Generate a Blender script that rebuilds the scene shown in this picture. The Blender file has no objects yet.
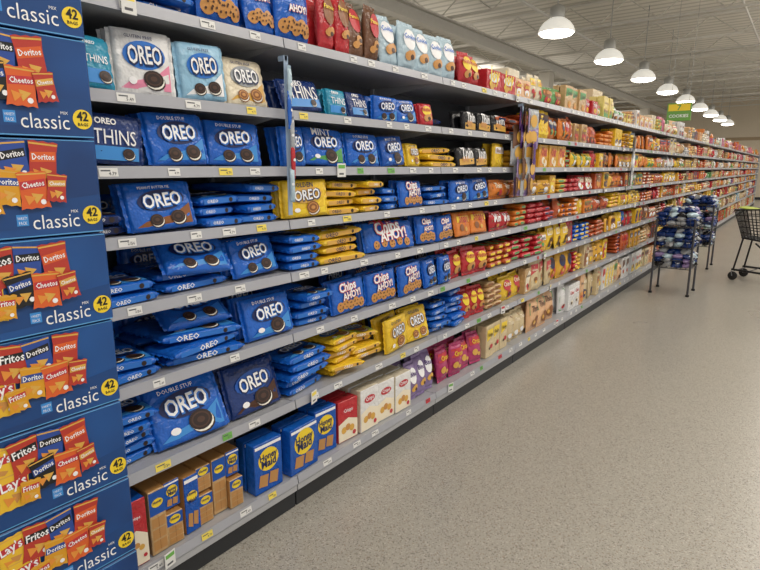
import bpy, math, random
from mathutils import Matrix, Vector
R = random.Random(11)
scene = bpy.context.scene
scene.view_settings.view_transform = 'Standard'
scene.view_settings.look = 'None'
D = 1.72            # distance of shelf fronts from camera line
H = 1.55

# ---------------------------------------------------------------- materials
def lin(hx):
    hx = hx.lstrip('#')
    o = []
    for i in (0, 2, 4):
        c = int(hx[i:i+2], 16) / 255
        o.append(c / 12.92 if c <= .04045 else ((c + .055) / 1.055) ** 2.4)
    return tuple(o) + (1,)
MATS = {}
def mat(name, hx, rough=.4, metal=0, bump=0, bscale=30, vary=0, emit=0, vscale=12):
    if name in MATS: return name
    m = bpy.data.materials.new(name); m.use_nodes = True
    nt = m.node_tree; b = nt.nodes['Principled BSDF']
    b.inputs['Base Color'].default_value = lin(hx)
    b.inputs['Roughness'].default_value = rough
    b.inputs['Metallic'].default_value = metal
    if emit:
        b.inputs['Emission Color'].default_value = lin(hx)
        b.inputs['Emission Strength'].default_value = emit
    if bump or vary:
        tc = nt.nodes.new('ShaderNodeTexCoord')
        nz = nt.nodes.new('ShaderNodeTexNoise')
        nz.inputs['Scale'].default_value = bscale if bump else vscale
        nt.links.new(tc.outputs['Object'], nz.inputs['Vector'])
        if bump:
            bp = nt.nodes.new('ShaderNodeBump'); bp.inputs['Strength'].default_value = bump
            bp.inputs['Distance'].default_value = .014
            nt.links.new(nz.outputs['Fac'], bp.inputs['Height'])
            nt.links.new(bp.outputs['Normal'], b.inputs['Normal'])
        if vary:
            mx = nt.nodes.new('ShaderNodeMixRGB')
            c = lin(hx)
            mx.inputs[1].default_value = tuple(x * (1 - vary) for x in c[:3]) + (1,)
            mx.inputs[2].default_value = tuple(min(1, x * (1 + vary)) for x in c[:3]) + (1,)
            nt.links.new(nz.outputs['Fac'], mx.inputs[0])
            nt.links.new(mx.outputs[0], b.inputs['Base Color'])
    MATS[name] = m
    return name
def wrap(name, hx): return mat(name, hx, .26, 0, .65, 32)
def prn(name, hx): return mat(name, hx, .36)
for n, hx in dict(blue='#175fc0', blue2='#1252ac', navy='#173370', teal='#2a8fb0', ltblue='#93c0dc', paleblue='#b4cbd8',
                  yellow='#e8c030', gold='#dba634', orange='#dc8032', red='#bb2c34', darkred='#8c1820', pink='#d07a98',
                  purple='#5b3a7e', lilac='#8e7aa8', brown='#74503a', black='#1b1a1e', cream='#e2d6bc', white='#e2e2e2',
                  tan='#c4a172', green='#6a9b5c', grey='#a7abb0', peach='#e3b58a', magenta='#b0386a', paley='#e6d07c',
                  beige='#d2bf98', rust='#bd5a30').items():
    wrap('w_' + n, hx)
for n, hx in dict(white='#f2f2f4', navy='#0a1e55', cookie='#2b1a14', cookie2='#4a3025', creme='#f4f0e4', tan='#c98f4c',
                  choc='#4a2a18', yellow='#f0d030', red='#c0303a', sky='#3a8cd6', orange='#e0903a', green='#4f9a54',
                  black='#17171a', cream='#efe4cb', brown='#8a5428', carton='#b8874f', lime='#b6c84a', purple='#4b2d72',
                  pink='#e48aa8', mid='#2872cc', gold='#d9a84c', grey='#8f9499', deep='#1250a8', peach='#edc39c').items():
    prn('p_' + n, hx)

# ---------------------------------------------------------------- mesh accumulator
class Acc:
    def __init__(s, name, parent=None):
        s.name = name; s.parent = parent; s.v = []; s.f = []; s.m = []; s.s = []; s.mi = {}
    def add(s, vs, fs, mt, M=None, smooth=False):
        o = len(s.v)
        if M is None: s.v += [tuple(v) for v in vs]
        else: s.v += [tuple(M @ Vector(v)) for v in vs]
        multi = isinstance(mt, list)
        for i, f in enumerate(fs):
            s.f.append(tuple(o + k for k in f))
            mm = mt[i] if multi else mt
            if mm not in s.mi: s.mi[mm] = len(s.mi)
            s.m.append(s.mi[mm]); s.s.append(smooth)
    def build(s):
        if not s.f: return None
        me = bpy.data.meshes.new(s.name); me.from_pydata(s.v, [], s.f)
        for k in s.mi: me.materials.append(MATS[k])
        me.polygons.foreach_set('material_index', s.m)
        me.polygons.foreach_set('use_smooth', s.s)
        me.update()
        ob = bpy.data.objects.new(s.name, me); scene.collection.objects.link(ob)
        if s.parent: ob.parent = s.parent
        return ob
def empty(name):
    e = bpy.data.objects.new(name, None); scene.collection.objects.link(e); return e

def cbox(acc, M, sx, sy, sz, c, mz, mx=None, my=None):
    mx = mx or mz; my = my or mz
    X, Y, Z = sx / 2, sy / 2, sz / 2
    vs = []; idx = {}
    for a in (-1, 1):
        for b in (-1, 1):
            for d in (-1, 1):
                idx[(a, b, d)] = len(vs)
                vs += [(a * X, b * (Y - c), d * (Z - c)), (a * (X - c), b * Y, d * (Z - c)), (a * (X - c), b * (Y - c), d * Z)]
    fs = []; ms = []
    q = [(-1, -1), (1, -1), (1, 1), (-1, 1)]
    for a in (-1, 1):
        fs.append([idx[(a, p, r)] for p, r in q]); ms.append(mx)
        fs.append([idx[(p, a, r)] + 1 for p, r in q]); ms.append(my)
        fs.append([idx[(p, r, a)] + 2 for p, r in q]); ms.append(mz)
    for a in (-1, 1):
        for b in (-1, 1):
            fs.append([idx[(a, b, -1)], idx[(a, b, 1)], idx[(a, b, 1)] + 1, idx[(a, b, -1)] + 1]); ms.append(mx)
            fs.append([idx[(a, -1, b)], idx[(a, 1, b)], idx[(a, 1, b)] + 2, idx[(a, -1, b)] + 2]); ms.append(mz)
            fs.append([idx[(-1, a, b)] + 1, idx[(1, a, b)] + 1, idx[(1, a, b)] + 2, idx[(-1, a, b)] + 2]); ms.append(mz)
            for d in (-1, 1):
                i = idx[(a, b, d)]; fs.append([i, i + 1, i + 2]); ms.append(mz)
    out = []
    for f in fs:
        p = [Vector(vs[i]) for i in f]; n = (p[1] - p[0]).cross(p[2] - p[0]); ctr = sum(p, Vector()) / len(p)
        out.append(f if n.dot(ctr) > 0 else f[::-1])
    acc.add(vs, out, ms, M)
def box(acc, x0, x1, y0, y1, z0, z1, mt, c=.002):
    c = min(c, (x1 - x0) * .3, (y1 - y0) * .3, (z1 - z0) * .3)
    cbox(acc, Matrix.Translation(((x0 + x1) / 2, (y0 + y1) / 2, (z0 + z1) / 2)), x1 - x0, y1 - y0, z1 - z0, c, mt)
def tube(acc, p0, p1, r, mt, n=6, r2=None):
    p0 = Vector(p0); p1 = Vector(p1); d = p1 - p0; L = d.length
    if L < 1e-6: return
    M = Matrix.Translation(p0) @ d.to_track_quat('Z', 'Y').to_matrix().to_4x4()
    r2 = r if r2 is None else r2
    vs = []
    for k in range(n):
        a = 2 * math.pi * k / n
        vs += [(r * math.cos(a), r * math.sin(a), 0), (r2 * math.cos(a), r2 * math.sin(a), L)]
    fs = [(2 * k, 2 * ((k + 1) % n), 2 * ((k + 1) % n) + 1, 2 * k + 1) for k in range(n)]
    acc.add(vs, fs, mt, M, True)
    acc.add([vs[2 * k] for k in range(n)][::-1], [tuple(range(n))], mt, M)
    acc.add([vs[2 * k + 1] for k in range(n)], [tuple(range(n))], mt, M)
def lathe(acc, prof, mt, M, n=24):
    vs = []
    for r, z in prof:
        for k in range(n):
            a = 2 * math.pi * k / n; vs.append((r * math.cos(a), r * math.sin(a), z))
    fs = []
    for i in range(len(prof) - 1):
        for k in range(n):
            fs.append((i * n + k, i * n + (k + 1) % n, (i + 1) * n + (k + 1) % n, (i + 1) * n + k))
    acc.add(vs, fs, mt, M, True)

# ---------------------------------------------------------------- text templates
TX = {}
def text(body, off=.0, res=2):
    key = (body, off, res)
    if key in TX: return TX[key]
    cu = bpy.data.curves.new('t', 'FONT'); cu.body = body; cu.size = 1; cu.offset = off; cu.resolution_u = res
    ob = bpy.data.objects.new('t', cu); scene.collection.objects.link(ob)
    dg = bpy.context.evaluated_depsgraph_get(); dg.update()
    me = ob.evaluated_get(dg).to_mesh()
    vs = [(v.co.x, v.co.y) for v in me.vertices]; fs = [tuple(p.vertices) for p in me.polygons]
    ob.evaluated_get(dg).to_mesh_clear()
    bpy.data.objects.remove(ob)
    xs = [v[0] for v in vs]; ys = [v[1] for v in vs]
    cx = (min(xs) + max(xs)) / 2; cy = (min(ys) + max(ys)) / 2; w = max(xs) - min(xs)
    TX[key] = ([(x - cx, y - cy) for x, y in vs], fs, w - 2 * off, max(ys) - min(ys))
    return TX[key]
flat = lambda x, y: 0
def stext(acc, M, body, cx, cy, w, mt, zf=flat, eps=.001, rot=0, off=.02, hs=1., res=2):
    vs, fs, tw, th = text(body, off, res)
    s = w / tw; ca, sa = math.cos(rot), math.sin(rot)
    o = []
    for x, y in vs:
        x *= s; y *= s * hs
        X = cx + x * ca - y * sa; Y = cy + x * sa + y * ca
        o.append((X, Y, zf(X, Y) + eps))
    acc.add(o, fs, mt, M)
def sdisc(acc, M, cx, cy, r, mt, zf=flat, eps=.001, ry=None, n=16, rot=0):
    ry = ry or r; ca, sa = math.cos(rot), math.sin(rot)
    pts = []
    for k in range(n):
        a = 2 * math.pi * k / n; x = r * math.cos(a); y = ry * math.sin(a)
        pts.append((cx + x * ca - y * sa, cy + x * sa + y * ca))
    acc.add([(x, y, zf(x, y) + eps) for x, y in pts] + [(cx, cy, zf(cx, cy) + eps)],
            [(k, (k + 1) % n, n) for k in range(n)], mt, M)
def spoly(acc, M, pts, mt, zf=flat, eps=.001):
    acc.add([(x, y, zf(x, y) + eps) for x, y in pts], [tuple(range(len(pts)))], mt, M)
def srect(acc, M, x0, x1, y0, y1, mt, zf=flat, eps=.001, n=5):
    vs = []; fs = []
    for i in range(n + 1):
        x = x0 + (x1 - x0) * i / n
        vs += [(x, y0, zf(x, y0) + eps), (x, y1, zf(x, y1) + eps)]
    for i in range(n): fs.append((2 * i, 2 * i + 2, 2 * i + 3, 2 * i + 1))
    acc.add(vs, fs, mt, M)

# ---------------------------------------------------------------- package bodies
US = [-1, -.985, -.94, -.82, -.5, 0, .5, .82, .94, .985, 1]
US2 = [-1, -.95, -.6, 0, .6, .95, 1]
def pillow(acc, M, w, h, d, mt, p=8, e=.25, fin='x', finl=.012, wr=.002, us=US, rr=None):
    rr = rr or R
    def z(u, v): return d / 2 * (max(0, (1 - abs(u) ** p)) * max(0, (1 - abs(v) ** p))) ** e
    n = len(us); vs = []; fs = []
    for sgn in (1, -1):
        o = len(vs)
        for j, v in enumerate(us):
            for i, u in enumerate(us):
                edge = i in (0, n - 1) or j in (0, n - 1)
                vs.append((u * w / 2, v * h / 2, sgn * (z(u, v) + (0 if edge else rr.uniform(-wr, wr * .2)))))
        for j in range(n - 1):
            for i in range(n - 1):
                q = (o + j * n + i, o + j * n + i + 1, o + (j + 1) * n + i + 1, o + (j + 1) * n + i)
                fs.append(q if sgn > 0 else q[::-1])
    acc.add(vs, fs, mt, M, True)
    k = 10; vs = []; fs = []
    for sgn in (-1, 1):
        o = len(vs)
        for i in range(k + 1):
            t = -1 + 2 * i / k; zz = .0025 * (1 if i % 2 else -1)
            if fin == 'x': vs += [(sgn * w / 2 * .985, t * h / 2 * .96, zz * .3), (sgn * (w / 2 + finl), t * h / 2 * .96, zz)]
            else: vs += [(t * w / 2 * .97, sgn * h / 2 * .985, zz * .3), (t * w / 2 * .97, sgn * (h / 2 + finl), zz)]
        for i in range(k): fs.append((o + 2 * i, o + 2 * i + 1, o + 2 * i + 3, o + 2 * i + 2))
    acc.add(vs, fs, mt, M)
    def zf(x, y):
        return z(max(-.999, min(.999, x * 2 / w)), max(-.999, min(.999, y * 2 / h)))
    return zf

# ---------------------------------------------------------------- label designs
def cookie(acc, M, x, y, r, zf, kind='dark', e=.002):
    a, b = ('p_cookie', 'p_cookie2') if kind == 'dark' else ('p_brown', 'p_tan')
    sdisc(acc, M, x + r * .18, y - r * .28, r, a, zf, e, r * .8)
    sdisc(acc, M, x + r * .1, y - r * .16, r * .98, 'p_creme', zf, e + .0006, r * .8)
    sdisc(acc, M, x, y, r, a, zf, e + .0012, r * .8)
    sdisc(acc, M, x, y, r * .8, b, zf, e + .0018, r * .62)
    sdisc(acc, M, x, y, r * .66, a, zf, e + .0024, r * .5)
    sdisc(acc, M, x, y, r * .34, b, zf, e + .003, r * .24)
def d_oreo(acc, M, w, h, zf, under='p_navy', kind='dark', top='p_white', sub='DOUBLE STUF', word='OREO', band='p_sky'):
    rot = R.uniform(.02, .1); v = R.random()
    if band: spoly(acc, M, [(-.44 * w, -.42 * h), (.44 * w, -.42 * h), (.44 * w, -.0 * h), (.15 * w, -.22 * h), (-.3 * w, -.32 * h)], band, zf, .0014)
    sdisc(acc, M, 0, .1 * h, .37 * w, under, zf, .0018, .22 * h, 20, rot)
    if v < .5:
        cookie(acc, M, .12 * w, -.25 * h, min(.21 * h, .18 * w), zf, kind)
        sdisc(acc, M, -.24 * w, -.3 * h, .07 * w, 'p_white', zf, .003, .06 * h, 10)
    else:
        cookie(acc, M, .2 * w, -.27 * h, min(.17 * h, .15 * w), zf, kind)
        cookie(acc, M, -.14 * w, -.3 * h, min(.15 * h, .13 * w), zf, kind)
    stext(acc, M, word, .012 * w, .09 * h, .6 * w, 'p_navy' if under != 'p_navy' else 'p_mid', zf, .0058, rot, .06, min(2., 1.0 * h / w * 1.75))
    stext(acc, M, word, 0, .1 * h, .58 * w, top, zf, .007, rot, .02, min(2., 1.0 * h / w * 1.75))
    stext(acc, M, sub, -.08 * w, .37 * h, .48 * w, top if under == 'p_navy' else 'p_navy', zf, .004, 0, .01, 1, 1)
def d_ahoy(acc, M, w, h, zf):
    for i in range(5):
        x = (-.32 + .16 * i) * w; y = (-.28 + .05 * (i % 2)) * h; r = .15 * min(w, h)
        sdisc(acc, M, x, y, r, 'p_tan', zf, .002 + .0005 * i)
        for k in range(4): sdisc(acc, M, x + r * .5 * math.cos(k * 1.9 + i), y + r * .5 * math.sin(k * 1.9 + i), r * .17, 'p_choc', zf, .0045 + .0002 * i, None, 6)
    for wd, x, y, ww in (('Chips', -.06, .26, .5), ('AHOY!', .04, .03, .55)):
        stext(acc, M, wd, x * w, y * h, ww * w, 'p_red', zf, .005, .08, .08, 1.1)
        stext(acc, M, wd, x * w, y * h, ww * w, 'p_white', zf, .006, .08, .03, 1.1)
def d_thins(acc, M, w, h, zf):
    srect(acc, M, -.42 * w, .42 * w, -.42 * h, -.15 * h, 'p_sky', zf, .0012)
    stext(acc, M, 'THINS', 0, .03 * h, .74 * w, 'p_white', zf, .004, 0, .0, 1.3)
    stext(acc, M, 'OREO', -.15 * w, .33 * h, .36 * w, 'p_white', zf, .004, 0, .03, 1.)
    cookie(acc, M, .22 * w, -.28 * h, .13 * h, zf)
def d_gen(acc, M, w, h, zf, c1, c2, c3, word=None, seed=0):
    rr = random.Random(seed); k = rr.randint(0, 4)
    if k == 0: srect(acc, M, -.44 * w, .44 * w, .08 * h, .34 * h, c1, zf, .0018, 3)
    elif k == 1: sdisc(acc, M, 0, .14 * h, .36 * w, c1, zf, .0018, .22 * h, 12)
    elif k == 2: spoly(acc, M, [(-.44 * w, .38 * h), (-.44 * w, .02 * h), (.44 * w, .18 * h), (.44 * w, .38 * h)], c1, zf, .0018)
    elif k == 3: srect(acc, M, -.44 * w, .44 * w, -.42 * h, -.1 * h, c1, zf, .0018, 3)
    else: spoly(acc, M, [(-.44 * w, -.4 * h), (-.1 * w, -.42 * h), (.44 * w, .3 * h), (.1 * w, .4 * h), (-.44 * w, .1 * h)], c1, zf, .0018)
    r = min(w, h) * .2
    for q in range(rr.randint(1, 3)):
        sdisc(acc, M, rr.uniform(-.22, .22) * w, rr.uniform(-.3, -.12) * h, r, c2, zf, .0028 + .0004 * q, r * .8, 10)
    sdisc(acc, M, rr.uniform(-.1, .15) * w, -.22 * h, r * .6, 'p_choc' if rr.random() < .3 else 'p_gold', zf, .0042, r * .5, 8)
    if word: stext(acc, M, word, 0, .2 * h, .66 * w, c3, zf, .0045, 0, .02, 1.25, 1)
    else: srect(acc, M, -.3 * w, .3 * w, .15 * h, .25 * h, c3, zf, .004, 1)
def d_graham(acc, M, w, h, zf):
    sdisc(acc, M, 0, .14 * h, .36 * w, 'p_yellow', zf, .001, .34 * w, 20)
    stext(acc, M, 'Honey', 0, .19 * h, .6 * w, 'p_navy', zf, .002, .05, .03, 1.2)
    stext(acc, M, 'Maid', 0, .07 * h, .5 * w, 'p_navy', zf, .002, .05, .03, 1.2)
    for i in range(2):
        x0 = (-.38 + .36 * i) * w
        spoly(acc, M, [(x0, -.36 * h), (x0 + .3 * w, -.4 * h), (x0 + .36 * w, -.16 * h), (x0 + .06 * w, -.13 * h)], 'p_carton', zf, .002 + .0005 * i)
    srect(acc, M, -.46 * w, .46 * w, .4 * h, .46 * h, 'p_white', zf, .001, 1)
def d_graham2(acc, M, w, h, zf):
    # photo of scored crackers on lower half, blue header above
    srect(acc, M, -.48 * w, .48 * w, .12 * h, .48 * h, 'p_deep', zf, .0008, 1)
    sdisc(acc, M, 0, .3 * h, .34 * w, 'p_yellow', zf, .0014, .26 * w, 18)
    stext(acc, M, 'Honey', 0, .31 * h, .52 * w, 'p_navy', zf, .002, .05, .03, 1.2)
    for i in range(3):
        y0 = (-.44 + .18 * i) * h
        srect(acc, M, -.4 * w, .4 * w, y0, y0 + .15 * h, 'p_carton', zf, .0012, 1)
        srect(acc, M, -.01 * w, .01 * w, y0, y0 + .15 * h, 'p_brown', zf, .0018, 1)
def d_creamc(acc, M, w, h, zf):
    spoly(acc, M, [(-.48 * w, -.05 * h), (0, .06 * h), (.48 * w, -.05 * h), (.48 * w, -.48 * h), (-.48 * w, -.48 * h)], 'p_cream', zf, .0008)
    sdisc(acc, M, 0, .24 * h, .3 * w, 'p_red', zf, .0015, .09 * h, 16)
    stext(acc, M, 'Crisps', 0, .24 * h, .44 * w, 'p_white', zf, .0022, 0, .02, 1.1, 1)
    for i in range(3): sdisc(acc, M, (-.22 + .2 * i) * w, (-.22 + .05 * (i % 2)) * h, .13 * w, 'p_tan' if i % 2 else 'p_gold', zf, .0015 + .0004 * i, None, 10)
    sdisc(acc, M, .3 * w, -.36 * h, .09 * w, 'p_red', zf, .003, None, 8)

DES = {
 'oreo': ('w_blue', lambda *a: d_oreo(*a)),
 'oreo2': ('w_blue2', lambda *a: d_oreo(*a, sub='MOST STUF', band='p_mid')),
 'oreopb': ('w_blue', lambda *a: d_oreo(*a, sub='PEANUT BUTTER PIE', band='p_brown')),
 'oreodk': ('w_navy', lambda *a: d_oreo(*a, under='p_deep', sub='DARK CHOCOLATE', band='p_choc')),
 'oreomint': ('w_blue', lambda *a: d_oreo(*a, sub='MINT', band='p_green')),
 'gfwhite': ('w_white', lambda *a: d_oreo(*a, under='p_mid', sub='GLUTEN FREE', band='p_pink')),
 'gfblue': ('w_ltblue', lambda *a: d_oreo(*a, under='p_mid', sub='GLUTEN FREE', band='p_white')),
 'gfgold': ('w_cream', lambda *a: d_oreo(*a, under='p_grey', sub='GLUTEN FREE', band='p_gold', kind='tan')),
 'golden': ('w_yellow', lambda *a: d_oreo(*a, under='p_gold', sub='GOLDEN', band='p_yellow', kind='tan')),
 'lemon': ('w_yellow', lambda *a: d_oreo(*a, under='p_mid', sub='LEMON', band='p_lime', kind='tan')),
 'ahoy': ('w_blue', d_ahoy), 'thins': ('w_navy', d_thins), 'thinst': ('w_teal', d_thins),
}
def gen(body, c1, c2, c3, word=None, seed=0):
    return ('w_' + body, lambda a, M, w, h, zf: d_gen(a, M, w, h, zf, 'p_' + c1, 'p_' + c2, 'p_' + c3, word, seed))
DES['amos'] = gen('brown', 'red', 'tan', 'yellow', 'Famous', 3)
DES['amosr'] = gen('red', 'brown', 'tan', 'yellow', 'Famous', 1)
DES['pale'] = gen('paleblue', 'white', 'tan', 'mid', 'Cookies', 1)
DES['redc'] = gen('red', 'white', 'gold', 'yellow', 'Joy', 4)
DES['blk'] = gen('black', 'gold', 'tan', 'white', 'Thin', 0)
DES['purp'] = gen('lilac', 'white', 'gold', 'purple', 'Bites', 1)
DES['pinkb'] = gen('magenta', 'red', 'gold', 'yellow', 'Circus', 2)
DES['nutter'] = gen('red', 'yellow', 'tan', 'red', 'Nutter', 1)
DES['ginger'] = gen('orange', 'yellow', 'brown', 'red', 'Snaps', 2)
DES['graham'] = ('w_blue2', d_graham); DES['grahamb'] = ('w_tan', d_graham2); DES['creamc'] = ('w_white', d_creamc); DES['redcc'] = ('w_red', d_creamc)

Bst = Matrix(((0, 0, 1, 0), (1, 0, 0, 0), (0, 1, 0, 0), (0, 0, 0, 1)))       # standing: X->+y, Y->+z, Z->+x
Bfl = Matrix(((0, -1, 0, 0), (1, 0, 0, 0), (0, 0, 1, 0), (0, 0, 0, 1)))      # lying: X->+y, Y->-x, Z->+z
ACCS = {}
def A(kind, lvl):
    k = (kind, lvl)
    if k not in ACCS: ACCS[k] = Acc(kind)
    return ACCS[k]
ZS = [.155, .525, .835, 1.105, 1.33, 1.55, 1.775, 2.045]
KN = {'tray': 'cookie_packages', 'bag': 'cookie_bags', 'carton': 'cracker_boxes'}
def stand(acc, y0, y1, z, h, shape, des, x=None, lean=None, rows=2, d=None, side=None, yaw=None):
    w = y1 - y0 - .004; body, fn = DES[des]
    x = -D - .012 if x is None else x
    d = d or {'tray': .046, 'bag': .07, 'carton': .07}[shape]
    roll = R.uniform(-.06, .06) if shape != 'carton' else 0
    x -= R.uniform(0, .025)
    for r in range(rows):
        ln = (R.uniform(.04, .26) if lean is None else lean) if shape != 'carton' else 0
        yw = R.uniform(-.16, .1) if yaw is None else yaw
        if shape == 'carton': yw *= .4
        xc = x - d / 2 - math.sin(ln) * h / 2 - r * (d + .008)
        M = Matrix.Translation((xc, (y0 + y1) / 2, z + .004 + math.cos(ln) * h / 2 + math.sin(ln) * d * .3 + abs(roll) * w * .4)) @ Matrix.Rotation(yw, 4, 'Z') @ Matrix.Rotation(-ln, 4, 'Y') @ Matrix.Rotation(roll, 4, 'X') @ Bst
        if shape == 'carton':
            cbox(acc, M, w, h, d, .0025, body, side, side)
            zf = lambda a, b, q=d / 2: q
        elif shape == 'tray': zf = pillow(acc, M, w - .024, h, d, body, fin='x', p=6, e=.3, wr=.003)
        else: zf = pillow(acc, M, w, h - .03, d, body, p=3, e=.5, fin='y', finl=.018, wr=.006)
        if r == 0 or z < 1.5: fn(acc, M, w - (.024 if shape == 'tray' else 0), h, zf)
def lay(acc, y0, y1, z, n, des, dep=.17, x=None, t=.036, mess=1.9, word='OREO', tm='p_white'):
    w = y1 - y0 - .022; body, fn = DES[des]; x = -D - .02 if x is None else x
    for i in range(n):
        dx = R.uniform(-.025, .01) * mess; yw = R.uniform(-.1, .1) * mess; dy = R.uniform(-.014, .014)
        tilt = R.uniform(-.05, .05) if i else 0
        M = Matrix.Translation((x - dep / 2 + dx, (y0 + y1) / 2 + dy, z + .002 + t * (i + .5) + .004 * i)) @ Matrix.Rotation(yw, 4, 'Z') @ Matrix.Rotation(tilt, 4, 'X') @ Bfl
        zf = pillow(acc, M, w, dep, t, body, p=8, e=.26, wr=.003)
        if i == n - 1: fn(acc, M, w, dep, zf)
        Ms = M @ Matrix.Translation((0, -dep / 2 - .001, 0)) @ Matrix.Rotation(math.pi / 2, 4, 'X')
        srect(acc, Ms, -.42 * w, .42 * w, -t * .26, t * .26, 'p_mid' if body in ('w_blue', 'w_blue2') else ('p_gold' if body == 'w_yellow' else 'p_navy'), flat, .0004, 1)
        stext(acc, Ms, word, R.choice((-.2, 0)) * w, 0, .28 * w, tm, flat, .001, 0, .02, .9, 1)
        sdisc(acc, Ms, .28 * w, 0, t * .25, 'p_cookie', flat, .0015, None, 10)
    for i in range(n):
        M = Matrix.Translation((x - dep * 1.55 + R.uniform(-.02, .01), (y0 + y1) / 2, z + .002 + (t + .004) * (i + .5))) @ Matrix.Rotation(R.uniform(-.1, .1), 4, 'Z') @ Bfl
        pillow(acc, M, w, dep, t, body, us=US2)

def S(l, y0, y1, h, shape, des, n=1, **k):
    a = A(KN[shape], l); s = (y1 - y0) / n
    for i in range(n): stand(a, y0 + s * i, y0 + s * (i + 1), ZS[l] if 'z' not in k else k['z'], h * R.uniform(.93, 1.03), shape, des, **{q: v for q, v in k.items() if q != 'z'})
def F(l, y0, y1, n, des, **k): lay(A('cookie_packages', l), y0, y1, ZS[l], n, des, **k)

# top shelf (7)
F(7, .85, 1.05, 2, 'gfwhite'); F(7, 1.06, 1.29, 3, 'ahoy', word='Chips')
S(7, 1.31, 1.5, .25, 'bag', 'ahoy'); S(7, 1.51, 1.665, .25, 'bag', 'ahoy'); S(7, 1.67, 1.86, .25, 'bag', 'ahoy')
S(7, 1.93, 2.13, .28, 'bag', 'amosr', 2); S(7, 2.13, 2.34, .27, 'bag', 'amos', 2)
S(7, 2.38, 3.12, .25, 'bag', 'pale', 5); S(7, 3.15, 3.42, .2, 'bag', 'nutter', 2)
S(7, 3.48, 3.9, .13, 'carton', 'redc', 2)
# 6
S(6, .85, .975, .16, 'tray', 'thinst'); S(6, .975, 1.19, .2, 'tray', 'gfwhite', lean=.1); S(6, 1.19, 1.39, .19, 'tray', 'gfblue'); S(6, 1.39, 1.61, .175, 'tray', 'gfgold')
S(6, 1.68, 1.95, .14, 'tray', 'thins', lean=.35); S(6, 1.95, 2.1, .12, 'tray', 'thinst'); S(6, 2.1, 2.28, .13, 'tray', 'thins', lean=.3)
S(6, 2.3, 2.7, .125, 'tray', 'oreo', 2); S(6, 2.7, 2.84, .12, 'tray', 'nutter'); F(6, 2.86, 3.15, 2, 'oreodk', x=-D - .15); S(6, 3.2, 3.8, .12, 'tray', 'blk', 3)
# 5
S(5, .84, 1.055, .165, 'tray', 'thins'); S(5, 1.055, 1.31, .18, 'tray', 'oreo'); S(5, 1.31, 1.56, .175, 'tray', 'oreo')
S(5, 1.66, 1.82, .165, 'tray', 'oreo'); S(5, 1.82, 2.08, .165, 'tray', 'oreomint'); S(5, 2.09, 2.34, .16, 'tray', 'oreo'); S(5, 2.35, 2.58, .155, 'tray', 'oreo2')
S(5, 2.6, 2.74, .13, 'tray', 'golden'); F(5, 2.75, 3.1, 3, 'golden', tm='p_navy'); S(5, 3.12, 3.6, .12, 'tray', 'blk', 2)
# 4
F(4, .82, .98, 2, 'oreodk'); S(4, .965, 1.235, .175, 'tray', 'oreopb', lean=.25); F(4, 1.24, 1.44, 3, 'oreo'); F(4, 1.44, 1.64, 4, 'oreo')
S(4, 1.66, 1.92, .165, 'tray', 'golden'); F(4, 1.93, 2.16, 4, 'golden', tm='p_navy'); F(4, 2.16, 2.34, 4, 'lemon'); F(4, 2.34, 2.5, 3, 'oreo')
S(4, 2.5, 2.76, .15, 'tray', 'ahoy'); F(4, 2.8, 3.05, 3, 'oreo2'); S(4, 3.07, 3.6, .14, 'tray', 'oreo', 2)
# 3
F(3, .83, 1.05, 2, 'oreo'); F(3, 1.08, 1.38, 2, 'oreo', x=-D - .05); S(3, 1.09, 1.37, .165, 'tray', 'oreo', z=1.155, lean=.8, rows=1, x=-D + .01)
S(3, 1.39, 1.64, .165, 'tray', 'oreo', lean=.35); F(3, 1.66, 1.86, 4, 'oreo'); F(3, 1.87, 2.2, 4, 'golden', tm='p_navy')
S(3, 2.26, 2.66, .155, 'tray', 'ahoy'); S(3, 2.7, 3.1, .16, 'tray', 'ahoy', 2); S(3, 3.12, 3.6, .15, 'tray', 'ginger', 2)
# 2
F(2, .83, 1.05, 2, 'oreo'); F(2, 1.06, 1.4, 3, 'oreo', mess=2); S(2, 1.09, 1.38, .155, 'tray', 'oreo2', z=.955, lean=1.0, rows=1, x=-D - .02)
S(2, 1.43, 1.71, .19, 'tray', 'oreo', lean=.25); F(2, 1.73, 1.94, 4, 'oreo'); S(2, 1.96, 2.76, .17, 'tray', 'ahoy', 3); S(2, 2.77, 3.1, .17, 'tray', 'oreo', 2); S(2, 3.12, 3.6, .18, 'bag', 'nutter', 3)
# 1
F(1, .82, 1.01, 5, 'oreo', mess=1.8); S(1, 1.0, 1.32, .225, 'tray', 'oreo', lean=.5, x=-D + .005); S(1, 1.33, 1.62, .225, 'tray', 'oreodk', lean=.3)
F(1, 1.63, 1.91, 5, 'oreo'); F(1, 1.93, 2.16, 6, 'lemon', mess=2.8, t=.03); F(1, 2.13, 2.37, 5, 'lemon', mess=3, t=.031, x=-D - .04)
S(1, 2.38, 2.86, .2, 'tray', 'golden', 2); F(1, 2.87, 3.08, 5, 'oreo2'); F(1, 3.09, 3.3, 6, 'oreo'); S(1, 3.3, 3.62, .2, 'bag', 'nutter', 3)
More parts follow.
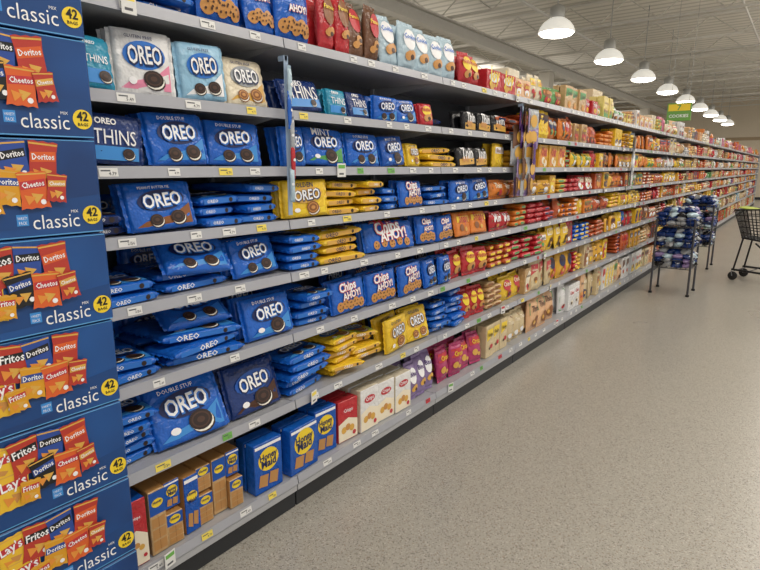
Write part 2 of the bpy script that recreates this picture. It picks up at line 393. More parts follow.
# 0
S(0, .84, .93, .27, 'carton', 'redcc', d=.1, side='w_blue2')
for i in range(3):
    y = .94 + .145 * i
    S(0, y, y + .07, .25 - .01 * (i % 2), 'carton', 'graham' if i == 1 else 'grahamb', d=.17, side='p_carton', rows=1, x=-D - .01 * i - .02)
    S(0, y + .07, y + .14, .13, 'carton', 'grahamb', d=.17, side='p_carton', rows=1, x=-D - .015)
    S(0, y + .07, y + .14, .11, 'carton', 'graham' if i != 1 else 'grahamb', d=.17, side='p_carton', rows=1, x=-D - .03, z=ZS[0] + .14)
S(0, 1.42, 1.58, .23, 'carton', 'graham', side='w_blue', d=.055); S(0, 1.62, 1.81, .23, 'carton', 'graham', side='w_blue', d=.055, x=-D); S(0, 1.82, 1.97, .245, 'carton', 'graham', side='w_blue', d=.055)
S(0, 1.99, 2.14, .22, 'carton', 'redcc', side='w_red'); S(0, 2.15, 2.62, .235, 'carton', 'creamc', 3, side='w_cream'); S(0, 2.64, 2.95, .25, 'bag', 'purp', 3); S(0, 3.0, 3.6, .23, 'bag', 'pinkb', 4)
# deeper stock standing behind the front facings
for l in range(1, 7):
    y = .9
    while y < 3.6:
        w_ = R.uniform(.2, .26)
        if R.random() < .6:
            S(l, y, y + w_, (ZS[l + 1] - ZS[l]) * R.uniform(.45, .66), 'tray', R.choice(['oreo', 'oreo', 'oreo2', 'golden' if y > 1.8 else 'oreo', 'ahoy']), rows=1, x=-D - .37)
        y += w_

# ---- far runs, filled by category
WORDS = ['Wafers', 'Snack', 'Crunch', 'Mini', 'Fudge', 'Oat', 'Thins', 'Bites', 'Grahams', 'Cakes']
PAL = {
 7: (['cream', 'orange', 'peach', 'white', 'red', 'tan', 'green', 'paley'], ['cream', 'pink', 'white', 'peach', 'tan', 'orange']),
 6: (['yellow', 'orange', 'gold', 'orange', 'tan', 'rust'], ['cream', 'tan', 'peach', 'white', 'beige', 'red']),
 5: (['yellow', 'gold', 'red', 'orange', 'brown', 'yellow'], ['cream', 'orange', 'tan', 'white', 'rust']),
 4: (['gold', 'yellow', 'red', 'orange', 'brown', 'rust'], ['beige', 'tan', 'red', 'orange']),
 3: (['rust', 'yellow', 'gold', 'orange', 'red', 'yellow'], ['tan', 'rust', 'cream', 'gold']),
 2: (['red', 'orange', 'gold', 'yellow', 'rust', 'brown', 'blue'], ['brown', 'red', 'tan', 'gold', 'paley']),
 1: (['yellow', 'tan', 'rust', 'beige', 'gold', 'red'], ['cream', 'tan', 'beige', 'red', 'brown']),
 0: (['cream', 'beige', 'white', 'beige', 'peach'], ['cream', 'rust', 'beige', 'tan'])}
PC = ['white', 'red', 'yellow', 'orange', 'navy', 'cream', 'brown', 'green', 'red', 'choc']
END = 29.
for l in range(8):
    y = 3.64 if l != 7 else 3.92
    gap = (ZS[l + 1] - ZS[l] - .035) if l < 7 else .27
    while y < END - .4:
        pal = PAL[l][0 if y < 10.5 + R.uniform(-2, 2) else 1] if y < 14 or R.random() < .7 else ['cream', 'pink', 'ltblue', 'white', 'green', 'rust', 'red', 'orange', 'purple']
        col = R.choice(pal); w = R.uniform(.11, .22); n = R.randint(1, 3); seed = R.randint(0, 999)
        h = gap * (R.uniform(.7, .97) if l < 7 else R.uniform(.35, .92))
        typ = R.choice(['carton', 'bag', 'bag', 'tray', 'flat', 'flat']) if l else R.choice(['carton', 'carton', 'carton', 'bag'])
        if l == 7 and R.random() < .5: typ = R.choice(['carton', 'bag'])
        c = R.sample(PC, 3); word = R.choice(WORDS) if y < 9 else None
        d = R.uniform(.05, .09)
        acc = A({'carton': 'snack_boxes', 'bag': 'snack_bags', 'tray': 'snack_packages', 'flat': 'snack_packages'}[typ], l)
        for i in range(n):
            if y + w > END - .3: break
            back = R.uniform(0, .03)
            if R.random() < .04: y += w; continue
            hh = h * R.uniform(.9, 1.03) if typ != 'carton' else h
            hh = min(hh, gap * .97)
            if typ == 'flat':
                t = .042; k = max(1, int(hh / t))
                for j in range(k):
                    M = Matrix.Translation((-D - .1 - back + R.uniform(-.012, .012), y + w / 2, ZS[l] + .002 + t * (j + .5))) @ Matrix.Rotation(R.uniform(-.12, .12), 4, 'Z') @ Bfl
                    if y < 9:
                        zf = pillow(acc, M, w - .025, .16, t - .001, 'w_' + col, us=US2)
                        if j == k - 1: d_gen(acc, M, w - .025, .16, zf, 'p_' + c[0], 'p_' + c[1], 'p_' + c[2], word, seed)
                    else: cbox(acc, M, w - .012, .16, t - .003, .012, 'w_' + col)
                    Ms = M @ Matrix.Translation((0, -.081, 0)) @ Matrix.Rotation(math.pi / 2, 4, 'X')
                    srect(acc, Ms, -.3 * w, .2 * w, -.008, .008, 'p_' + c[1], flat, .0006, 1)
            else:
                for r in range(2 if y < 14 else 1):
                    yw = R.uniform(-.05, .05) if typ == 'carton' else R.uniform(-.2, .2)
                    ln = 0 if typ == 'carton' else R.uniform(0, .15)
                    M = Matrix.Translation((-D - .015 - back - d / 2 - math.sin(ln) * hh / 2 - r * (d + .01), y + w / 2, ZS[l] + .003 + hh / 2)) @ Matrix.Rotation(yw, 4, 'Z') @ Matrix.Rotation(-ln, 4, 'Y') @ Bst
                    if typ == 'carton':
                        cbox(acc, M, w - .006, hh, d, .003, 'w_' + col); zf = lambda a, b, q=d / 2: q
                    elif typ == 'tray': zf = pillow(acc, M, w - .02, hh, d * .7, 'w_' + col, us=US2, fin='x', finl=.008)
                    else: zf = pillow(acc, M, w - .006, hh - .03, d, 'w_' + col, p=3, e=.5, fin='y', finl=.015, us=US2)
                    if r == 0: d_gen(acc, M, w - .02, hh, zf, 'p_' + c[0], 'p_' + c[1], 'p_' + c[2], word, seed)
            y += w
        y += R.uniform(0, .02)
# overstock behind on the top shelf
y = 4.3
while y < END - .6:
    w = R.uniform(.14, .4); h = R.uniform(.14, .36 if y > 6 else .28)
    M = Matrix.Translation((-D - .33, y + w / 2, ZS[7] + h / 2 + .002)) @ Matrix.Rotation(R.uniform(-.12, .12), 4, 'Z') @ Bst
    col = R.choice(['cream', 'orange', 'white', 'tan', 'peach', 'beige', 'paley', 'green', 'pink', 'orange'])
    if R.random() < .6:
        cbox(A('snack_boxes', 7), M, w, h, .14, .004, 'w_' + col)
        srect(A('snack_boxes', 7), M, -.35 * w, .35 * w, .05 * h, .3 * h, 'p_' + R.choice(PC), flat, .0715, 1)
    else: pillow(A('snack_bags', 7), M, w, h - .03, .1, 'w_' + col, p=3, e=.5, fin='y', us=US2)
    y += w + R.choice([.02, .03, .1, .3])
for a in ACCS.values(): a.build()

# ---------------------------------------------------------------- gondola shelving
mat('shelf_steel', '#b0b1b5', .36, .1, 0, 30, .06)
mat('rail_plastic', '#a6a8b0', .3, .05, 0, 30, .05)
mat('back_panel', '#4c4f55', .6, 0, 0, 30, .1)
mat('kick_black', '#24262a', .5, 0, 0, 30, .15)
mat('tag_white', '#e2e2e0', .5); mat('tag_yellow', '#ecd65c', .5); mat('tag_red', '#c4303a', .5); mat('tag_green', '#6cae4e', .5); mat('tag_ink', '#55565c', .6)
gond = empty('supermarket_shelving')
BX = -D - .5
Y0 = .81
bays = [Y0] + [1.65 + 1.22 * i for i in range(23)]
bays = [b for b in bays if b < END] + [END]
sh = Acc('shelves', gond); ra = Acc('price_rails', gond); up = Acc('uprights', gond); bk = Acc('back_panel', gond); tg = Acc('price_tags', gond); kk = Acc('kick_plate', gond)
for i in range(len(bays) - 1):
    a, b = bays[i] + .003, bays[i + 1] - .003
    for l, z in enumerate(ZS):
        zt = z
        box(sh, BX, -D, a, b, zt - .022, zt, 'shelf_steel', .003)
        x = -D + .001
        prof = [(x, zt - .030), (x + .010, zt - .032), (x + .004, zt + .006), (x - .004, zt + .006)]
        vs = [(p[0], yy, p[1]) for yy in (a, b) for p in prof]
        ra.add(vs, [(0, 1, 5, 4), (1, 2, 6, 5), (2, 3, 7, 6), (3, 0, 4, 7), (0, 3, 2, 1), (4, 5, 6, 7)], 'rail_plastic')
        if l > 0:
            for yy in (a + .003, b - .003):
                vs = [(BX, yy, zt - .022), (-D - .05, yy, zt - .022), (-D - .12, yy, zt - .035), (BX, yy, zt - .09)]
                sh.add(vs, [(0, 1, 2, 3)], 'shelf_steel')
        yy = a + R.uniform(.04, .2)
        while yy < b - .08:
            Mt = Matrix.Translation((x + .0085, yy, zt - .013)) @ Matrix.Rotation(-.14, 4, 'Y') @ Bst
            wT = R.choice((.045, .05, .06)); mt = R.choice(['tag_white'] * 9 + ['tag_yellow', 'tag_red' if yy > 1.6 else 'tag_yellow', 'tag_green'])
            spoly(tg, Mt, [(-wT / 2, -.013), (wT / 2, -.013), (wT / 2, .013), (-wT / 2, .013)], mt, flat, .001)
            srect(tg, Mt, -wT * .4, wT * .1, .003, .007, 'tag_ink', flat, .0016, 1)
            if yy < 4: stext(tg, Mt, R.choice(['4.79', '2/$6', '3.99', '5.49']), wT * .2, -.004, wT * .4, 'tag_ink', flat, .0018, 0, .01, 1, 1)
            yy += R.uniform(.13, .34)
        if R.random() < .35 and b - a > .5:
            yy = R.uniform(a + .1, b - .1)
            Mt = Matrix.Translation((x + .018, yy, zt - .01)) @ Matrix.Rotation(R.uniform(-.3, .3), 4, 'Z') @ Bst
            cbox(tg, Mt, .05, .06, .002, .0005, 'tag_white')
            srect(tg, Mt, -.02, .02, .008, .024, R.choice(['tag_red', 'tag_yellow', 'tag_green']), flat, .0015, 1)
            srect(tg, Mt, -.015, .012, -.02, -.012, 'tag_ink', flat, .0015, 1)
    box(kk, BX, -D - .01, a, b, 0, .118, 'kick_black', .003)
    box(kk, -D - .009, -D + .004, a, b, .085, .118, 'shelf_steel', .002)
    box(bk, BX - .03, BX, a, b, .1, 2.12, 'back_panel', .003)
    box(up, BX, BX + .03, bays[i] - (.02 if i else -.001), bays[i] + .02, .1, 2.14, 'shelf_steel', .003)
box(up, BX, -D, Y0 - .012, Y0, .0, 2.1, 'shelf_steel', .003)
box(up, BX, -D, END, END + .018, .0, 2.1, 'shelf_steel', .003)
for a in (sh, ra, up, bk, tg, kk): a.build()

# clip strips
mat('clip_plastic', '#94a8c0', .25)
def strip(y, z0, z1, mats, bw, bh, per):
    a = Acc('clip_strip'); x = -D + .03
    box(a, x, x + .003, y - .012, y + .012, z0, z1, 'clip_plastic', .0008)
    box(a, -D - .004, x + .003, y - .008, y + .008, z1 - .02, z1, 'clip_plastic', .001)
    z = z1 - .05; i = 0
    while z - bh > z0 - .02:
        for s in range(per):
            M = Matrix.Translation((x + .018 + .012 * s, y + R.uniform(-.01, .01) + .05 * (s - (per - 1) / 2), z - bh / 2)) @ Matrix.Rotation(R.uniform(-.5, .5), 4, 'Z') @ Bst
            zf = pillow(a, M, bw, bh, .018, mats[i % len(mats)], p=3, e=.5, fin='y', us=US2)
            sdisc(a, M, 0, 0, bw * .3, 'p_gold' if per > 1 else 'p_white', zf, .002)
            i += 1
        z -= bh * .8
    a.build()
strip(1.635, 1.36, 1.98, ['w_paleblue', 'w_blue', 'w_grey', 'w_red'], .02, .12, 1)
strip(3.95, 1.37, 2.0, ['w_purple', 'w_brown', 'w_lilac', 'w_grey', 'w_brown'], .15, .14, 4)
strip(7.2, 1.35, 1.95, ['w_white', 'w_grey'], .1, .13, 1)

# ---------------------------------------------------------------- chip multipack boxes
m = bpy.data.materials.new('multipack_blue'); m.use_nodes = True; MATS['multipack_blue'] = m
nt = m.node_tree; b = nt.nodes['Principled BSDF']; b.inputs['Roughness'].default_value = .36
tc = nt.nodes.new('ShaderNodeTexCoord'); nz = nt.nodes.new('ShaderNodeTexNoise'); nz.inputs['Scale'].default_value = 3
cr = nt.nodes.new('ShaderNodeValToRGB'); cr.color_ramp.elements[0].color = lin('#113870'); cr.color_ramp.elements[1].color = lin('#1c569c')
cr.color_ramp.elements[0].position = .35; cr.color_ramp.elements[1].position = .7
nt.links.new(tc.outputs['Object'], nz.inputs['Vector']); nt.links.new(nz.outputs['Fac'], cr.inputs[0]); nt.links.new(cr.outputs[0], b.inputs['Base Color'])
prn('p_dorito', '#b5382c'); prn('p_cheeto', '#d8602a'); prn('p_lays', '#e8bc34'); prn('p_cool', '#2a4a9a'); prn('p_frito', '#d99b22'); prn('p_edge', '#5b9fd6'); prn('p_box2', '#13427e')
XF = -1.55; YE = .786; BHT = .25; BW = .46
def minibag(a, M, cx, cy, w, h, rot, body, lab, word, e):
    Mb = M @ Matrix.Translation((cx, cy, e)) @ Matrix.Rotation(rot, 4, 'Z')
    pts = []
    k = 6
    for i in range(k + 1): pts.append((-w / 2 + w * i / k, -h / 2 + (.0015 if i % 2 else -.0015)))
    pts += [(w / 2 * .9, -h * .25), (w / 2 * .9, h * .25)]
    for i in range(k + 1): pts.append((w / 2 - w * i / k, h / 2 + (.0015 if i % 2 else -.0015)))
    pts += [(-w / 2 * .9, h * .25), (-w / 2 * .9, -h * .25)]
    spoly(a, Mb, pts, body)
    spoly(a, Mb, [(-w * .42, .02 * h), (w * .42, h * .08), (w * .42, h * .3), (-w * .42, h * .24)], lab, flat, .0013)
    srect(a, Mb, -w * .48, w * .48, .42 * h, .46 * h, 'p_gold', flat, .0013, 1)
    spoly(a, Mb, [(-.1 * w, -.08 * h), (.3 * w, -.14 * h), (.02 * w, -.38 * h)], 'p_gold' if body != 'p_lays' else 'p_tan', flat, .0015)
    spoly(a, Mb, [(-.34 * w, -.12 * h), (.04 * w, -.2 * h), (-.24 * w, -.4 * h)], 'p_orange', flat, .0018)
    sdisc(a, Mb, .26 * w, -.34 * h, w * .1, 'p_white', flat, .0018, None, 8)
    stext(a, Mb, word, 0, .16 * h, .74 * w, 'p_white', flat, .0022, .08, .02, 1.25, 1)
def chipbox(zc, yc, jit, var):
    a = Acc('chip_multipack_box')
    M = Matrix.Translation((XF - .2 + jit, yc, zc)) @ Bst
    cbox(a, M, BW, BHT - .004, .4, .004, 'multipack_blue')
    F_ = M @ Matrix.Translation((0, 0, .2))
    Rg = BW / 2
    spoly(a, F_, [(-Rg + .004, -.06), (0, -.045), (Rg - .004, -.02), (Rg - .004, -.085), (0, -.1), (-Rg + .004, -.105)], 'p_box2', flat, .0006)
    srect(a, F_, -Rg + .004, Rg - .004, -.1215, -.1185, 'p_edge', flat, .0008, 1)
    srect(a, F_, -Rg + .004, Rg - .004, .119, .1215, 'p_edge', flat, .0008, 1)
    bags = [(-.16, .04, .075, .11, .12, 'p_lays', 'p_red', "Lay's"), (-.10, .055, .07, .1, -.1, 'p_lays', 'p_red', "Lay's"),
            (-.075, -.02, .08, .1, .0, 'p_lays', 'p_red', "Lay's"), (-.04, .06, .075, .1, .1, 'p_dorito', 'p_black', 'Fritos'),
            (.022, .064, .07, .095, -.1, 'p_cool', 'p_black', 'Doritos'), (.088, .056, .07, .11, .1, 'p_dorito', 'p_cheeto', 'Doritos'),
            (.0, .0, .066, .085, .15, 'p_black', 'p_cool', 'Doritos'), (.058, -.008, .07, .09, -.05, 'p_cheeto', 'p_red', 'Cheetos'),
            (-.04, -.035, .05, .06, -.1, 'p_frito', 'p_red', 'Fritos'), (.112, -.004, .05, .07, .12, 'p_dorito', 'p_gold', 'Cheetos')]
    if var % 2: bags = [(x, y + .004, w, h, -r, bd if bd != 'p_black' else 'p_frito', lb, wd) for x, y, w, h, r, bd, lb, wd in bags]
    for i, (x, y, w, h, r, bd, lb, wd) in enumerate(bags): minibag(a, F_, x + .0, y, w, h, r, bd, lb, wd, .001 + .0012 * i)
    stext(a, F_, 'classic', .108, -.085, .115, 'p_white', flat, .0016, .0, -.004, 1.1, 3)
    stext(a, F_, 'MIX', .155, -.062, .018, 'p_white', flat, .0016, 0, 0, 1, 1)
    srect(a, F_, .014, .041, -.092, -.064, 'p_sky', flat, .0012, 1)
    stext(a, F_, 'VARIETY', .0275, -.073, .023, 'p_white', flat, .002, 0, 0, 1.6, 1); stext(a, F_, 'PACK', .0275, -.085, .018, 'p_white', flat, .002, 0, 0, 1.6, 1)
    sdisc(a, F_, Rg - .03, -.075, .025, 'p_yellow', flat, .0016, None, 28)
    stext(a, F_, '42', Rg - .03, -.067, .028, 'p_black', flat, .0024, 0, .03, 1.1, 3)
    stext(a, F_, 'BAGS', Rg - .03, -.088, .026, 'p_black', flat, .0024, 0, .02, 1, 1)
    a.build()
mat('pallet_wood', '#8d6f4a', .8, 0, .3, 40, .25)
for yc in (YE - BW / 2, YE - BW * 1.5 - .01):
    for i in range(8):
        chipbox(.125 + BHT * (i + .5), yc, R.uniform(-.006, .004), i + (yc < .3))
pl = Acc('pallet')
for yy in (YE - .96, YE - .5, YE - .06): box(pl, XF - .45, XF + .01, yy, yy + .05, .0, .1, 'pallet_wood')
for k in range(5): box(pl, XF - .45 + .1 * k, XF - .38 + .1 * k, YE - .96, YE - .01, .1, .123, 'pallet_wood')
pl.build()

# ---------------------------------------------------------------- room shell
m = bpy.data.materials.new('terrazzo'); m.use_nodes = True; MATS['terrazzo'] = m
nt = m.node_tree; b = nt.nodes['Principled BSDF']
tc = nt.nodes.new('ShaderNodeTexCoord')
v1 = nt.nodes.new('ShaderNodeTexVoronoi'); v1.inputs['Scale'].default_value = 190
v2 = nt.nodes.new('ShaderNodeTexVoronoi'); v2.inputs['Scale'].default_value = 420
n1 = nt.nodes.new('ShaderNodeTexNoise'); n1.inputs['Scale'].default_value = 1.2
for q in (v1, v2, n1): nt.links.new(tc.outputs['Object'], q.inputs['Vector'])
sp = nt.nodes.new('ShaderNodeSeparateColor'); nt.links.new(v1.outputs['Color'], sp.inputs[0])
r1 = nt.nodes.new('ShaderNodeValToRGB'); r1.color_ramp.interpolation = 'CONSTANT'
e = r1.color_ramp.elements; e[0].color = lin('#85817a'); e[1].position = .1; e[1].color = lin('#aeaaa1')
q = e.new(.6); q.color = lin('#a6a299'); q = e.new(.88); q.color = lin('#c0bcb4'); q = e.new(.95); q.color = lin('#968a7d')
nt.links.new(sp.outputs[0], r1.inputs[0])
s2 = nt.nodes.new('ShaderNodeSeparateColor'); nt.links.new(v2.outputs['Color'], s2.inputs[0])
r2 = nt.nodes.new('ShaderNodeValToRGB'); r2.color_ramp.elements[0].position = 0; r2.color_ramp.elements[0].color = (.88, .88, .88, 1); r2.color_ramp.elements[1].color = (1.05, 1.05, 1.05, 1)
nt.links.new(s2.outputs[1], r2.inputs[0])
mx = nt.nodes.new('ShaderNodeMixRGB'); mx.blend_type = 'MULTIPLY'; mx.inputs[0].default_value = 1
nt.links.new(r1.outputs[0], mx.inputs[1]); nt.links.new(r2.outputs[0], mx.inputs[2])
nt.links.new(mx.outputs[0], b.inputs['Base Color'])
rr = nt.nodes.new('ShaderNodeMapRange'); rr.inputs[3].default_value = .24; rr.inputs[4].default_value = .36
nt.links.new(n1.outputs['Fac'], rr.inputs[0]); nt.links.new(rr.outputs[0], b.inputs['Roughness'])
b.inputs['Coat Weight'].default_value = .35; b.inputs['Coat Roughness'].default_value = .2
mat('wall_beige', '#d2c6b2', .8, 0, 0, 3, .05); mat('wall_cream', '#cdc8bc', .8, 0, 0, 3, .05); mat('trim_brown', '#a08c70', .6)
mat('joist_paint', '#cfccc4', .6, 0, 0, 3, .05); mat('duct_metal', '#c8c6c0', .5, .0, 0, 3, .05)
m = bpy.data.materials.new('ceiling_deck'); m.use_nodes = True; MATS['ceiling_deck'] = m
nt = m.node_tree; b = nt.nodes['Principled BSDF']; b.inputs['Roughness'].default_value = .7
tc = nt.nodes.new('ShaderNodeTexCoord'); wv = nt.nodes.new('ShaderNodeTexWave'); wv.bands_direction = 'Y'; wv.inputs['Scale'].default_value = 1.05
cr = nt.nodes.new('ShaderNodeValToRGB'); cr.color_ramp.elements[0].color = lin('#b9b6ac'); cr.color_ramp.elements[1].color = lin('#d9d5cb')
cr.color_ramp.elements[0].position = .1; cr.color_ramp.elements[1].position = .4
nt.links.new(tc.outputs['Object'], wv.inputs['Vector']); nt.links.new(wv.outputs['Fac'], cr.inputs[0]); nt.links.new(cr.outputs[0], b.inputs['Base Color'])
CZ = 5.0; XL, XR, YB, YW = -22, 7, -4, 34
def single(name, x0, x1, y0, y1, z0, z1, mt):
    a = Acc(name); box(a, x0, x1, y0, y1, z0, z1, mt); return a.build()
single('floor', XL, XR, YB, YW, -.1, 0, 'terrazzo')
single('ceiling', XL, XR, YB, YW, CZ, CZ + .1, 'ceiling_deck')
single('wall_back', XL, XR, YW, YW + .15, 0, CZ, 'wall_beige')
single('wall_left', XL - .15, XL, YB, YW, 0, CZ, 'wall_cream')
single('trim_1', XL, XR, YW - .04, YW - .001, 2.9, 3.05, 'trim_brown')
single('baseboard_back', XL, XR, YW - .02, YW - .001, 0, .12, 'kick_black')
tr = Acc('roof_trusses')
for i in range(13):
    y = 3 + i * 2.5
    for zz in (CZ - .03, CZ - .5): box(tr, XL, XR, y - .03, y + .03, zz - .025, zz + .025, 'joist_paint')
    x = XL; s = 0
    while x < XR - .5:
        tube(tr, (x, y, CZ - .05 if s else CZ - .5), (x + .6, y, CZ - .5 if s else CZ - .05), .013, 'joist_paint', 4); x += .6; s = 1 - s
tr.build()
bm_ = Acc('roof_beams')
for x in (-14, -6.2): 
    box(bm_, x - .1, x + .1, YB, YW, CZ - .8, CZ - .77, 'joist_paint'); box(bm_, x - .015, x + .015, YB, YW, CZ - .77, CZ - .56, 'joist_paint'); box(bm_, x - .1, x + .1, YB, YW, CZ - .56, CZ - .53, 'joist_paint')
bm_.build()
du = Acc('air_duct')
tube(du, (-9, 2, CZ - 1.0), (-9, YW - .01, CZ - 1.0), .28, 'duct_metal', 20)
for i in range(12): tube(du, (-9, 3 + i * 2.6, CZ - 1.0), (-9, 3.06 + i * 2.6, CZ - 1.0), .295, 'duct_metal', 20)
for i in range(6): tube(du, (-9, 4 + i * 5, CZ - .75), (-9, 4 + i * 5, CZ - .52), .01, 'duct_metal', 6)
du.build()
pp = Acc('sprinkler_pipe')
tube(pp, (-4.4, YB, CZ - .58), (-4.4, YW, CZ - .58), .03, 'duct_metal', 8)
tube(pp, (-1.3, YB, CZ - .56), (-1.3, YW, CZ - .56), .02, 'duct_metal', 8)
for i in range(7): tube(pp, (-6, 4.6 + 4 * i, CZ - .6), (2, 4.6 + 4 * i, CZ - .6), .02, 'duct_metal', 8)
pp.build()
for (x, y) in ((-6.2, 16), (-6.2, 28), (-14, 16)):
    c = Acc('support_column'); box(c, x - .17, x + .17, y - .17, y + .17, 0, CZ - .84, 'wall_cream', .02); box(c, x - .2, x + .2, y - .2, y + .2, 0, .15, 'trim_brown', .01); box(c, x - .22, x + .22, y - .22, y + .22, CZ - .84, CZ - .8, 'joist_paint', .01); c.build()

# pendant lamps
mat('lamp_lens', '#fff8ea', .3, emit=10); mat('lamp_shade', '#e6e4dc', .35, emit=.5); mat('lamp_metal', '#a2a29e', .4, .3)
def lamp(x, y, z):
    a = Acc('pendant_lamp'); M = Matrix.Translation((x, y, z))
    lathe(a, [(.25, 0), (.262, .005), (.255, .03), (.235, .08), (.19, .14), (.12, .19), (.075, .21)], 'lamp_shade', M)
    lathe(a, [(.245, .004), (.22, -.03), (.12, -.055), (.001, -.065)], 'lamp_lens', M)
    lathe(a, [(.1, .2), (.105, .22), (.105, .34), (.07, .37), (.02, .39), (.001, .39)], 'lamp_metal', M, 16)
    tube(a, (x, y, z + .37), (x, y, CZ - .001), .01, 'lamp_metal', 6)
    a.build()
for i in range(9): lamp(-3.2, 8.55 + 2.72 * i, 3.48)

# hanging aisle sign
sg = Acc('aisle_sign'); mat('sign_green', '#6aa048', .5)
box(sg, -2.25, -1.85, 11.9, 11.94, 2.4, 2.72, 'sign_green', .005)
Ms = Matrix(((1, 0, 0, -2.05), (0, 0, -1, 11.9), (0, 1, 0, 2.56), (0, 0, 0, 1)))
srect(sg, Ms, -.18, .18, .02, .14, 'p_yellow', flat, .002, 1); stext(sg, Ms, '7', 0, .08, .06, 'p_green', flat, .004)
stext(sg, Ms, 'COOKIES', 0, -.07, .32, 'p_white', flat, .003)
for xx in (-2.2, -1.9): tube(sg, (xx, 11.92, 2.72), (xx, 11.92, CZ - .001), .004, 'lamp_metal', 4)
sg.build()

# ---------------------------------------------------------------- wire display racks with bagged goods
mat('wire_black', '#26272a', .4, .5); mat('wire_chrome', '#8a8c90', .3, .7); mat('wire_grey', '#4a4b51', .4, .4)
def rack(cx, cy, w, dep, h):
    root = empty('wire_display_rack'); fr = Acc('frame', root); bg = Acc('bagged_snacks', root)
    x0, x1, y0, y1 = cx - w / 2, cx + w / 2, cy - dep / 2, cy + dep / 2
    for x in (x0, x1):
        for y in (y0, y1):
            tube(fr, (x, y, 0.02), (x, y, h * .9), .013, 'wire_grey', 8); tube(fr, (x, y, 0), (x, y, .025), .022, 'wire_black', 8)
    for t, z in enumerate((.34, .60, .86)):
        z *= h / 1.06
        for zz in (z, z + .1):
            for p, q in (((x0, y0), (x1, y0)), ((x1, y0), (x1, y1)), ((x1, y1), (x0, y1)), ((x0, y1), (x0, y0))):
                tube(fr, (*p, zz), (*q, zz), .006, 'wire_grey', 5)
        for k in range(9):
            x = x0 + w * k / 8; tube(fr, (x, y0, z + .1), (x, y0, z), .003, 'wire_grey', 4); tube(fr, (x, y0, z), (x, y1, z), .003, 'wire_grey', 4); tube(fr, (x, y1, z), (x, y1, z + .1), .003, 'wire_grey', 4)
        for k in range(1, 7):
            y = y0 + dep * k / 7; tube(fr, (x0, y, z + .1), (x0, y, z), .003, 'wire_grey', 4); tube(fr, (x1, y, z + .1), (x1, y, z), .003, 'wire_grey', 4)
        for lay_ in range(4):
            sh_ = 1 if lay_ < 3 else .75
            for i in range(4):
                for j in range(4):
                    M = Matrix.Translation((cx + w * sh_ * ((i + .5) / 4 - .5), cy + dep * sh_ * ((j + .5) / 4 - .5), z + .045 + .052 * lay_)) @ Matrix.Rotation(R.uniform(0, 3), 4, 'Z') @ Matrix.Rotation(R.uniform(-.6, .6), 4, 'X')
                    zf = pillow(bg, M, .13, .105, .07, R.choice(['w_grey', 'w_paleblue', 'w_navy', 'w_grey', 'w_navy', 'w_lilac', 'w_black', 'w_navy']), p=3, e=.5, fin='x', us=US2)
                    sdisc(bg, M, 0, 0, .03, R.choice(['p_white', 'p_navy', 'p_grey']), zf, .003, None, 8)
    fr.build(); bg.build()
rack(-1.22, 7.85, .42, .45, 1.04)
rack(-1.30, 10.2, .42, .5, 1.1)

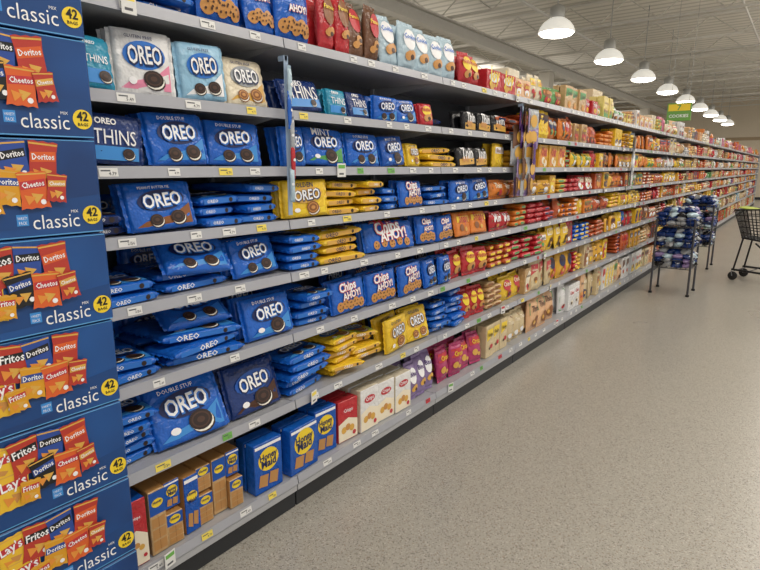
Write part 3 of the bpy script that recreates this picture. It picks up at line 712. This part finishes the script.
# ---------------------------------------------------------------- shopping cart
mat('cart_green', '#5c8f2f', .4); mat('rubber', '#1c1c1e', .7)
def cart(cx, cy, rot):
    root = empty('shopping_cart'); a = Acc('basket', root); f = Acc('frame', root); wl = Acc('wheels', root); hd = Acc('handle', root)
    T = Matrix.Translation((cx, cy, 0)) @ Matrix.Rotation(rot, 4, 'Z')
    P = lambda x, y, z: tuple(T @ Vector((x, y, z)))
    def corner(t, s, u):
        wb = .22 - .05 * t; wt = .28 - .06 * t
        w = wb + (wt - wb) * u
        zb = .52 + .08 * t; zt = 1.04 - .06 * t
        yb = -.34 + .72 * t; yt = -.42 + .92 * t
        return P(s * w, yb + (yt - yb) * u, zb + (zt - zb) * u)
    for u in (0, .2, .4, .6, .8, 1):
        r = .012 if u in (0, 1) else .006
        for s in (-1, 1): tube(a, corner(0, s, u), corner(1, s, u), r, 'wire_black', 5)
        for t in (0, 1): tube(a, corner(t, -1, u), corner(t, 1, u), r, 'wire_black', 5)
    for k in range(19):
        t = k / 18
        for s in (-1, 1): tube(a, corner(t, s, 0), corner(t, s, 1), .0055, 'wire_black', 4)
        tube(a, corner(t, -1, 0), corner(t, 1, 0), .0055, 'wire_black', 4)
    for k in range(11):
        s = -1 + 2 * k / 10
        for t in (0, 1): tube(a, corner(t, s, 0), corner(t, s, 1), .0055, 'wire_black', 4)
        tube(a, corner(0, s, 0), corner(1, s, 0), .0055, 'wire_black', 4)
    for k in range(7):
        s = -.8 + 1.6 * k / 6; tube(a, P(s * .25, -.2, .7), P(s * .25, -.12, .98), .003, 'wire_black', 4)
    tube(a, P(-.24, -.12, .98), P(.24, -.12, .98), .006, 'wire_black', 5)
    for s in (-1, 1):
        tube(f, P(s * .26, -.42, .13), P(s * .2, .45, .15), .015, 'wire_black', 8)
        tube(f, P(s * .26, -.42, .13), P(s * .24, -.38, .55), .015, 'wire_black', 8)
        tube(f, P(s * .24, -.38, .55), P(s * .28, -.52, 1.06), .015, 'wire_black', 8)
        tube(f, P(s * .25, -.3, .14), P(s * .19, .2, .54), .012, 'wire_black', 8)
        tube(f, P(s * .2, .43, .15), P(s * .18, .36, .6), .012, 'wire_black', 8)
        for y, x in ((-.4, .26), (.43, .2)):
            M = T @ Matrix.Translation((s * x, y, .06)) @ Matrix.Rotation(math.pi / 2, 4, 'Y')
            lathe(wl, [(.001, -.014), (.05, -.014), (.06, -.009), (.06, .009), (.05, .014), (.001, .014)], 'rubber', M, 18)
            for q in (-.02, .02): tube(wl, P(s * x + q, y, .06), P(s * x + q * .6, y + .02, .13), .006, 'wire_chrome', 6)
    for k in range(6):
        y = -.35 + .15 * k; tube(f, P(-.24, y, .14), P(.24, y, .14), .007, 'wire_black', 5)
    tube(hd, P(-.3, -.53, 1.07), P(.3, -.53, 1.07), .02, 'cart_green', 10)
    cbox(hd, T @ Matrix.Translation((0, .38, 1.0)) @ Matrix.Rotation(.15, 4, 'X'), .3, .2, .012, .003, 'p_lime')
    for q in (a, f, wl, hd): q.build()
cart(-.22, 9.3, math.radians(75))

# ---------------------------------------------------------------- lights
def area(name, loc, sx, sy, pw, col=(1, .94, .86), up=False):
    l = bpy.data.lights.new(name, 'AREA'); l.shape = 'RECTANGLE'; l.size = sx; l.size_y = sy; l.energy = pw; l.color = col
    o = bpy.data.objects.new(name, l); o.location = loc; scene.collection.objects.link(o)
    if up: o.rotation_euler = (math.pi, 0, 0)
    return o
for i in range(9): area('ceiling_light_panel', (.95, .2 + 3.6 * i, 4.35), 1.1, 2.4, 68)
for i in range(5): area('ceiling_light_panel', (-7.5, 4 + 6 * i, 4.1), .6, 3, 105)
for i in range(2): area('ceiling_light_panel', (-3.0, .8 + 3.4 * i, 4.35), .5, 1.6, 14)
for i in range(5): area('ceiling_fill_light', (1.5, 1 + 6 * i, 3.6), .6, 2.5, 76, up=True)  # added upward fill that brightens the ceiling, not a store fixture
for i in range(4): area('ceiling_fill_light', (-9.5, 5 + 7 * i, 3.2), .6, 2.5, 84, up=True)  # more added ceiling fill, over the area behind the shelving
w = bpy.data.worlds.new('World'); scene.world = w; w.use_nodes = True
w.node_tree.nodes['Background'].inputs[0].default_value = (1, .96, .905, 1); w.node_tree.nodes['Background'].inputs[1].default_value = .82

# ---------------------------------------------------------------- camera
cd = bpy.data.cameras.new('camera'); cd.sensor_width = 36; cd.lens = 560 / 760 * 36; cd.clip_end = 200
co = bpy.data.objects.new('camera', cd); scene.collection.objects.link(co)
co.location = (0, 0, H); co.rotation_euler = (math.radians(90 - 11.8), 0, math.radians(36.9))
scene.camera = co
